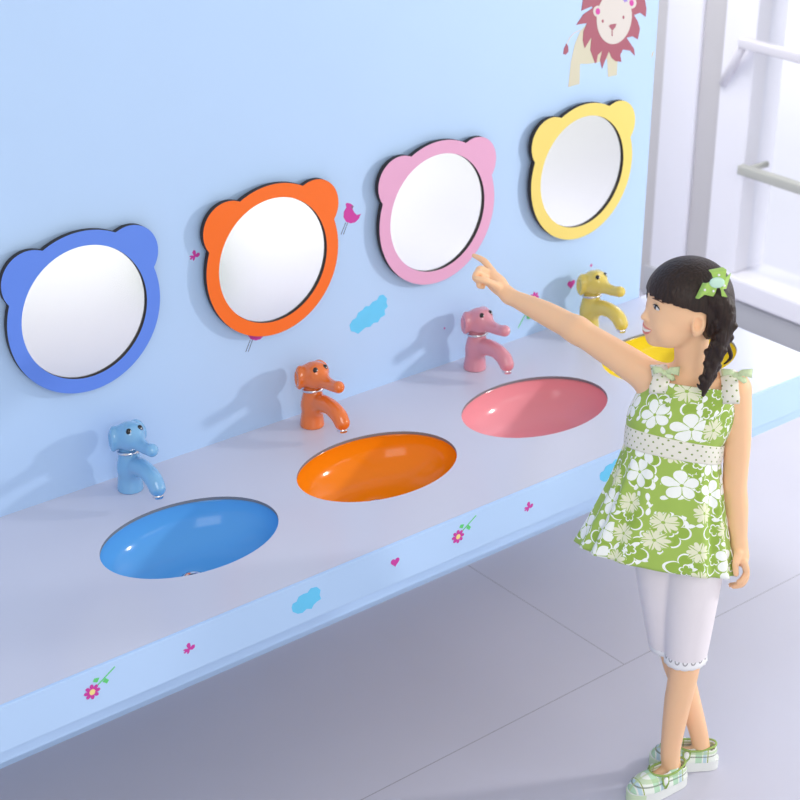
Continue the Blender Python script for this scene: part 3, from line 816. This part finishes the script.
def dotted_material():
    m = mat('cream_dotted_cotton', (238, 234, 220), .8, spec=.15); g = NG(m); nt = m.node_tree; b = nt.nodes['Principled BSDF']
    uvn = nt.nodes.new('ShaderNodeUVMap'); U, V, _ = g.sep(uvn.outputs[0])
    row = g.m('FLOOR', g.m('MULTIPLY', V, 110)); 
    x = g.m('SUBTRACT', g.m('FRACT', g.m('ADD', g.m('MULTIPLY', U, 62), g.m('MULTIPLY', row, .5))), .5)
    y = g.m('SUBTRACT', g.m('FRACT', g.m('MULTIPLY', V, 110)), .5)
    r = g.m('SQRT', g.m('ADD', g.m('MULTIPLY', x, x), g.m('MULTIPLY', g.m('MULTIPLY', y, y), .32)))
    nt.links.new(g.mix(g.m('LESS_THAN', r, .11), lin((238, 234, 222)), lin((138, 160, 90))), b.inputs['Base Color'])
    return m
M_dress = fabric_material(); M_dotted = dotted_material()
def loft(name, levels, m, parent, folds=0, amp=0.0, n=144, thick=.002, vscale=1.0, ky=.30, sub=6, umean=.10):
    """levels: (x_left, x_right, z_left, z_right, half_depth, y_centre, fold_amount)"""
    L = np.array(levels, float); t0 = np.arange(len(L)); tt = np.linspace(0, len(L) - 1, (len(L) - 1) * sub + 1)
    def cr(col):                                    # smooth interpolation
        y = L[:, col]; out = []
        for t in tt:
            i = min(int(t), len(y) - 2); u = t - i
            p0 = y[max(i - 1, 0)]; p1 = y[i]; p2 = y[i + 1]; p3 = y[min(i + 2, len(y) - 1)]
            out.append(.5 * (2 * p1 + (p2 - p0) * u + (2 * p0 - 5 * p1 + 4 * p2 - p3) * u * u + (3 * p1 - p0 - 3 * p2 + p3) * u ** 3))
        return np.array(out)
    XL, XR, ZL, ZR, BD, YC, FA = [cr(i) for i in range(7)]
    b_ = bmesh.new(); uvl = b_.loops.layers.uv.new('UVMap'); rings = []; UV = {}
    rnd = [random.random() * .6 for _ in range(folds + 1)] if folds else []
    for j in range(len(tt)):
        ring = []
        for k in range(n):
            a = 2 * PI * k / n; cx = (XL[j] + XR[j]) / 2; ax = (XR[j] - XL[j]) / 2
            f = 1.0
            if folds: f += FA[j] * amp * (math.sin(folds * a + .9 * math.sin(2 * a)) * .6 + .4 * math.sin((folds - 5) * a + 1.3))
            c, s_ = math.cos(a), math.sin(a); e = .86
            x = cx + ax * f * math.copysign(abs(c) ** e, c); y = YC[j] + BD[j] * f * math.copysign(abs(s_) ** e, s_)
            u = (x - XL[j]) / (XR[j] - XL[j]); z = ZL[j] + (ZR[j] - ZL[j]) * u + ky * (YC[j] - y)
            v = b_.verts.new((x, y, z)); ring.append(v)
            UV[v] = (((a - PI / 2) % (2 * PI) - PI) * (ax + BD[j]) / 2 * 1.08, (ZL[j] + ZR[j]) / 2 * vscale, a)
        rings.append(ring)
    for A, B in zip(rings, rings[1:]):
        for k in range(n):
            k2 = (k + 1) % n; f = b_.faces.new((A[k], A[k2], B[k2], B[k]))
            for l in f.loops:
                u, v, aa = UV[l.vert]
                if k < n / 4 <= k2 and abs(aa - PI / 2) < 1e-6: u = -u
                l[uvl].uv = (u, v)
    bmesh.ops.recalc_face_normals(b_, faces=b_.faces)
    o = obj(name, b_, m, parent)
    s = o.modifiers.new('cloth', 'SOLIDIFY'); s.thickness = thick; s.offset = -1
    return o
dress = empty('dress', (0, 0, 0), 0, person)
loft('bodice', [(-.094, .060, .872, .850, .050, .010, 0), (-.104, .064, .850, .828, .056, .010, 0), (-.118, .064, .820, .802, .060, .008, 0), (-.124, .058, .795, .772, .061, .006, 0), (-.123, .046, .768, .742, .060, .006, 0)], M_dress, dress, n=120)
loft('waistband', [(-.1250, .0490, .781, .743, .0622, .006, 0), (-.1262, .0485, .763, .727, .0632, .006, 0), (-.1262, .0465, .743, .708, .0626, .006, 0)], M_dotted, dress, n=120)
loft('skirt', [(-.124, .045, .748, .713, .0600, .006, .25), (-.132, .050, .715, .680, .066, .006, .6), (-.150, .060, .660, .620, .075, .004, 1), (-.176, .074, .598, .548, .083, .002, 1), (-.200, .087, .545, .486, .090, .000, 1.15)], M_dress, dress, folds=15, amp=.045, n=240, ky=.26)
# straps over the shoulders, with tied bows
def strap(pts, w, name, m, par, thick=.0022, side=None):
    b_ = bmesh.new(); uvl = b_.loops.layers.uv.new('UVMap'); P = [Vector(p) for p in pts]; V = []; dist = 0; D = []
    for i, p in enumerate(P):
        t = (P[min(i + 1, len(P) - 1)] - P[max(i - 1, 0)]).normalized()
        s_ = Vector(side) if side else Vector((1, 0, 0)); s_ = (s_ - t * s_.dot(t)).normalized()
        ww = w[i] if isinstance(w, (list, tuple)) else w
        V.append((b_.verts.new(p - s_ * ww), b_.verts.new(p), b_.verts.new(p + s_ * ww)))
        if i: dist += (P[i] - P[i - 1]).length
        D.append(dist)
    for i in range(len(V) - 1):
        for a in range(2):
            f = b_.faces.new((V[i][a], V[i][a + 1], V[i + 1][a + 1], V[i + 1][a]))
            for l, uv in zip(f.loops, ((a * .014, D[i]), (a * .014 + .014, D[i]), (a * .014 + .014, D[i + 1]), (a * .014, D[i + 1]))): l[uvl].uv = uv
    o = obj(name, b_, m, par); s = o.modifiers.new('cloth', 'SOLIDIFY'); s.thickness = thick; s.offset = 0
    return o
def shoulder_strap(xf, xt, xb, zt, zb):
    pts = [(xf, -.0385, zb - .004), (xf, -.038, zb + .006), (xt, -.032, zb + .018), (xt, -.022, zt - .004), (xt, -.002, zt + .004), (xt, .022, zt - .002), (xb, .040, zb + .01), (xb, .052, zb - .02)]
    return strap(pts, .0145, 'shoulder_strap', M_dotted, dress)
shoulder_strap(-.082, -.076, -.078, .893, .868)
shoulder_strap(.045, .043, .043, .882, .848)
def bow(c, s=1.0, flip=1):
    c = Vector(c); r = empty('strap_bow', tuple(c), 0, dress)
    for dx, dz, w_ in ((.020, .004, .007), (-.016, .006, .006), (.014, -.010, .005)):
        pts = [(0, 0, 0), (dx * .5 * flip * s, -.004, dz * .7 + .003), (dx * flip * s, -.002, dz), (dx * 1.25 * flip * s, .001, dz * .8 - .001)]
        strap(pts, [.002, w_ * .8, w_, w_ * 1.15], 'ribbon_end', M_bowcloth, r, side=(0, .3, 1))
    b2 = bmesh.new(); ball(b2, (0, 0, 0), (.0055, .0048, .005), 14); obj('knot', b2, M_bowcloth, r)
M_bowcloth = mat('pale_green_cotton', (206, 222, 178), .8, noise=.10, nscale=160)
bow((-.070, -.024, .896), 1, 1); bow((.052, -.016, .888), 1.15, 1)
M_btn = mat('green_button', (150, 182, 78), .35)
for px_, py_ in ((672, 397), (668, 406)):
    q = G(px_, py_, -.060); b_ = bmesh.new(); ball(b_, (q[0], q[1] + .004, q[2]), (.0042, .0022, .0042), 16); obj('button', b_, M_btn, dress)

# trousers -------------------------------------------------------------
M_trou = mat('white_cotton', (240, 232, 236), .75, spec=.2, noise=.008, nscale=30, bump=.15, bscale=45)
T = SDF((-.13, -.10, .24), (.12, .12, .66), .0024)
T.ell((-.010, .006, .590), (.082, .060, .060), k=.02)
T.chain([(.014, -.012, .545), (.012, -.016, .42), (.010, -.020, .250)], [.055, .0470, .0335], .012)
T.chain([(-.048, .018, .545), (-.032, .022, .42), (-.006, .026, .250)], [.052, .044, .0320], .008)
T.func(lambda X, Y, Z: Z - .317 - .10 * (X - .01), (-.13, -.10, .23), (.12, .12, .32), 0)
trousers = obj('trousers', T.mesh('trousers', 2), M_trou, person)
M_lace = mat('white_lace', (248, 246, 248), .7)
def lace_nodes():
    g = NG(M_lace); nt = M_lace.node_tree; b = nt.nodes['Principled BSDF']; uvn = nt.nodes.new('ShaderNodeUVMap'); U, V, _ = g.sep(uvn.outputs[0])
    x = g.m('SUBTRACT', g.m('FRACT', g.m('MULTIPLY', U, 16)), .5); y = g.m('SUBTRACT', V, .42)
    r = g.m('SQRT', g.m('ADD', g.m('MULTIPLY', x, x), g.m('MULTIPLY', g.m('MULTIPLY', y, y), 2.2)))
    h = g.m('LESS_THAN', g.m('ABSOLUTE', g.m('SUBTRACT', r, .26)), .075)
    nt.links.new(g.mix(h, lin((248, 246, 248)), lin((178, 172, 176))), b.inputs['Base Color'])
lace_nodes()
def cuff(cx, cy, z, r):
    b_ = bmesh.new(); uvl = b_.loops.layers.uv.new('UVMap'); n = 64; Rg = []
    prof = [(0, .016, 1.03), (.25, .011, 1.05), (.5, .004, 1.05), (.75, -.004, 1.06), (1, -.009, 1.09)]
    for v_, dz, s_ in prof:
        Rg.append([b_.verts.new((cx + r * s_ * math.cos(2 * PI * k / n) * (1 + (.02 * math.sin(k * 2 * PI / 4) if v_ > .9 else 0)), cy + r * s_ * math.sin(2 * PI * k / n), z + dz + .10 * r * s_ * math.cos(2 * PI * k / n) - (.0015 * abs(math.sin(k * PI / 4)) if v_ > .9 else 0))) for k in range(n)])
    for i in range(4):
        for k in range(n):
            k2 = (k + 1) % n; f = b_.faces.new((Rg[i][k], Rg[i][k2], Rg[i + 1][k2], Rg[i + 1][k]))
            for l, (u, v_) in zip(f.loops, ((k / n, prof[i][0]), ((k + 1) / n, prof[i][0]), ((k + 1) / n, prof[i + 1][0]), (k / n, prof[i + 1][0]))): l[uvl].uv = (u, v_)
    bmesh.ops.recalc_face_normals(b_, faces=b_.faces)
    o = obj('lace_cuff', b_, M_lace, trousers); s = o.modifiers.new('cloth', 'SOLIDIFY'); s.thickness = .0018; s.offset = 0
cuff(.0108, -.0187, .316, .0362); cuff(-.0115, .0250, .315, .0348)

# shoes ----------------------------------------------------------------
M_sole = mat('white_rubber', (238, 240, 236), .5, noise=.01, nscale=40); M_cap = mat('mint_rubber', (214, 232, 196), .5); M_trim = mat('olive_piping', (152, 182, 96), .6); M_gore = mat('white_elastic', (246, 246, 246), .8)
def plaid():
    m = mat('plaid_canvas', (236, 242, 230), .8, spec=.15); g = NG(m); nt = m.node_tree; b = nt.nodes['Principled BSDF']
    tc = nt.nodes.new('ShaderNodeTexCoord'); X, Y, Z = g.sep(tc.outputs['Object'])
    def st(c, per, off, w): return g.m('LESS_THAN', g.m('ABSOLUTE', g.m('SUBTRACT', g.m('FRACT', g.m('ADD', g.m('DIVIDE', c, per), off)), .5)), w)
    col = g.mix(g.m('MULTIPLY', st(X, .045, .05, .14), .75), lin((240, 244, 236)), lin((168, 216, 176)))
    col = g.mix(g.m('MULTIPLY', st(X, .045, .32, .07), .7), col, lin((172, 208, 226)))
    col = g.mix(st(X, .045, .45, .022), col, lin((164, 180, 92)))
    col = g.mix(g.m('MULTIPLY', st(Z, .030, .0, .09), .6), col, lin((178, 206, 150)))
    col = g.mix(g.m('MULTIPLY', st(Z, .030, .25, .04), .8), col, lin((128, 138, 120)))
    col = g.mix(g.m('MULTIPLY', st(Y, .036, .5, .05), .6), col, lin((196, 214, 150)))
    nt.links.new(col, b.inputs['Base Color']); return m
M_plaid = plaid()
def outline(grow=0.0, n=72):
    """footprint: toe at +x, heel at -x"""
    pts = []
    for k in range(n):
        a = 2 * PI * k / n; c, s_ = math.cos(a), math.sin(a)
        x = .066 * math.copysign(abs(c) ** .80, c); w = np.interp(x, [-.066, -.03, .02, .05, .066], [.0215, .0205, .0265, .0270, .023])
        pts.append((x + grow * c, w * math.copysign(abs(s_) ** .75, s_) + grow * s_))
    return pts
def shoe(hx, hy, tx, ty, label):
    d = nrm((tx - hx, ty - hy, 0)); r = empty('shoe', (hx + d[0] * .066, hy + d[1] * .066, 0), math.atan2(d[1], d[0]), person)
    r['label'] = label
    b_ = bmesh.new(); o_ = outline(.001); poly_prism(b_, o_, .024, .001, 'xy')
    s = flat(obj('sole', b_, M_sole, r), 40); bv = s.modifiers.new('round', 'BEVEL'); bv.width = .002; bv.segments = 2; bv.limit_method = 'ANGLE'
    cap = bmesh.new(); oo = [p for p in outline(.0022) if p[0] > .040]; oo.sort(key=lambda p: math.atan2(p[1], p[0] - .02))
    oo2 = [(p[0] - .004, p[1] * .9) for p in oo][::-1]
    poly_prism(cap, oo + oo2, .0225, .0015, 'xy'); flat(obj('toe_cap', cap, M_cap, r), 40)
    U = SDF((-.08, -.045, .015), (.08, .045, .09), .0016)
    U.ell((.030, 0, .020), (.036, .0275, .027), k=.0); U.ell((.000, 0, .024), (.050, .0255, .030), k=.012); U.cone((-.040, 0, .022), .0225, (-.044, 0, .040), .0190, .012)
    U.cone((-.010, 0, .024), .0235, (-.030, 0, .040), .0195, .01)
    U.cone((-.045, 0, .085), .024, (-.008, 0, .074), .026, .004, 'sub')                # top line
    U.chain([(-.042, 0, .050), (-.040, 0, .038), (.006, 0, .040)], [.0155, .0165, .0150], .002, 'sub')   # foot opening
    U.func(lambda X, Y, Z: Z - .0235, (-.08, -.045, .01), (.08, .045, .03), 0)
    obj('upper', U.mesh('upper', 2), M_plaid, r)
    # piping around the opening
    b_ = bmesh.new(); P = []
    for k in range(48):
        a = 2 * PI * k / 48; c, s_ = math.cos(a), math.sin(a)
        x = -.021 + .0385 * c; y = .0195 * math.copysign(abs(s_) ** .8, s_); 
        z = np.interp(x, [-.060, -.048, -.030, -.010, .004, .018], [.0560, .0545, .0500, .0485, .0500, .0515])
        P.append((x, y * np.interp(x, [-.06, .0, .018], [.92, 1.04, .95]), z))
    tube_bm(b_, P, .0022, 8, closed=True); obj('piping', b_, M_trim, r)
    for s_ in (-1, 1):
        b_ = bmesh.new()
        for dx in (-.006, .008): tube_bm(b_, [(-.002 + dx, s_ * .0215, .049), (-.001 + dx * .8, s_ * .0262, .036), (.001, s_ * .0285, .028)], .0016, 6)
        obj('gore_piping', b_, M_trim, r)
        b_ = bmesh.new(); ball(b_, (-.001, s_ * .0235, .039), (.0062, .0030, .0105), 14); obj('elastic_gore', b_, M_gore, r)
shoe(.036, .006, -.088, -.058, 'slip-on plaid shoe on the forward foot')
shoe(.107, .052, -.025, .060, 'slip-on plaid shoe on the rear foot')

# ================================================================== LIGHT + CAMERA
w = bpy.data.worlds.new('studio_sky'); bpy.context.scene.world = w; w.use_nodes = True
bg = w.node_tree.nodes['Background']; bg.inputs['Color'].default_value = (.94, .965, 1.0, 1); bg.inputs['Strength'].default_value = .68
ld = bpy.data.lights.new('studio_lamp', 'AREA'); ld.shape = 'DISK'; ld.size = .17; ld.energy = 26; ld.color = (1.0, .985, .96)
lo_ = bpy.data.objects.new('studio_lamp', ld); link(lo_)
LP = Vector((2.65, -1.75, 1.40)); lo_.location = LP; lo_.rotation_euler = (Vector((.45, -.15, .7)) - LP).to_track_quat('-Z', 'Y').to_euler()
fd = bpy.data.lights.new('front_softbox', 'AREA'); fd.shape = 'SQUARE'; fd.size = 2.2; fd.energy = 56; fd.color = (1.0, .99, .97)
fo = bpy.data.objects.new('front_softbox', fd); link(fo)
FPOS = Vector((-1.6, -4.0, 3.0)); fo.location = FPOS; fo.rotation_euler = (Vector((.5, -.3, .6)) - FPOS).to_track_quat('-Z', 'Y').to_euler()
def soft(name, loc, aim, size, e):
    d_ = bpy.data.lights.new(name, 'AREA'); d_.shape = 'SQUARE'; d_.size = size; d_.energy = e
    o_ = bpy.data.objects.new(name, d_); link(o_); o_.location = loc; o_.rotation_euler = (Vector(aim) - Vector(loc)).to_track_quat('-Z', 'Y').to_euler()
soft('window_wall_added_fill', (1.55, .60, 2.45), (2.49, .62, .8), .8, 25)  # added fill lamp, only there to brighten the window wall
soft('reflection_card_fill', (2.0, -3.2, 1.3), (2.0, -3.3, 0), 1.6, 20)  # added lamp over the pale sheet, lifts the upper part of the mirror reflections
soft('terrace_added_fill', (7.0, 2.6, 3.6), (6.2, 2.6, 0), 2.5, 130)  # added area lamp outside, brightens the ground seen through the window

cd = bpy.data.cameras.new('camera'); cam = bpy.data.objects.new('camera', cd); link(cam)
cd.sensor_width = 36; cd.lens = F / 800 * 36; cd.clip_start = .05
mw = Matrix([[*R[0], CAM[0]], [*R[1], CAM[1]], [*R[2], CAM[2]], [0, 0, 0, 1]]); cam.matrix_world = mw
cd.dof.use_dof = True; cd.dof.focus_distance = 3.0; cd.dof.aperture_fstop = cd.lens / 1000 / .013
sc = bpy.context.scene; sc.camera = cam
sc.view_settings.view_transform = 'Standard'; sc.view_settings.look = 'None'; sc.view_settings.gamma = 1; sc.view_settings.use_curve_mapping = False
sc.view_settings.exposure = 0.0
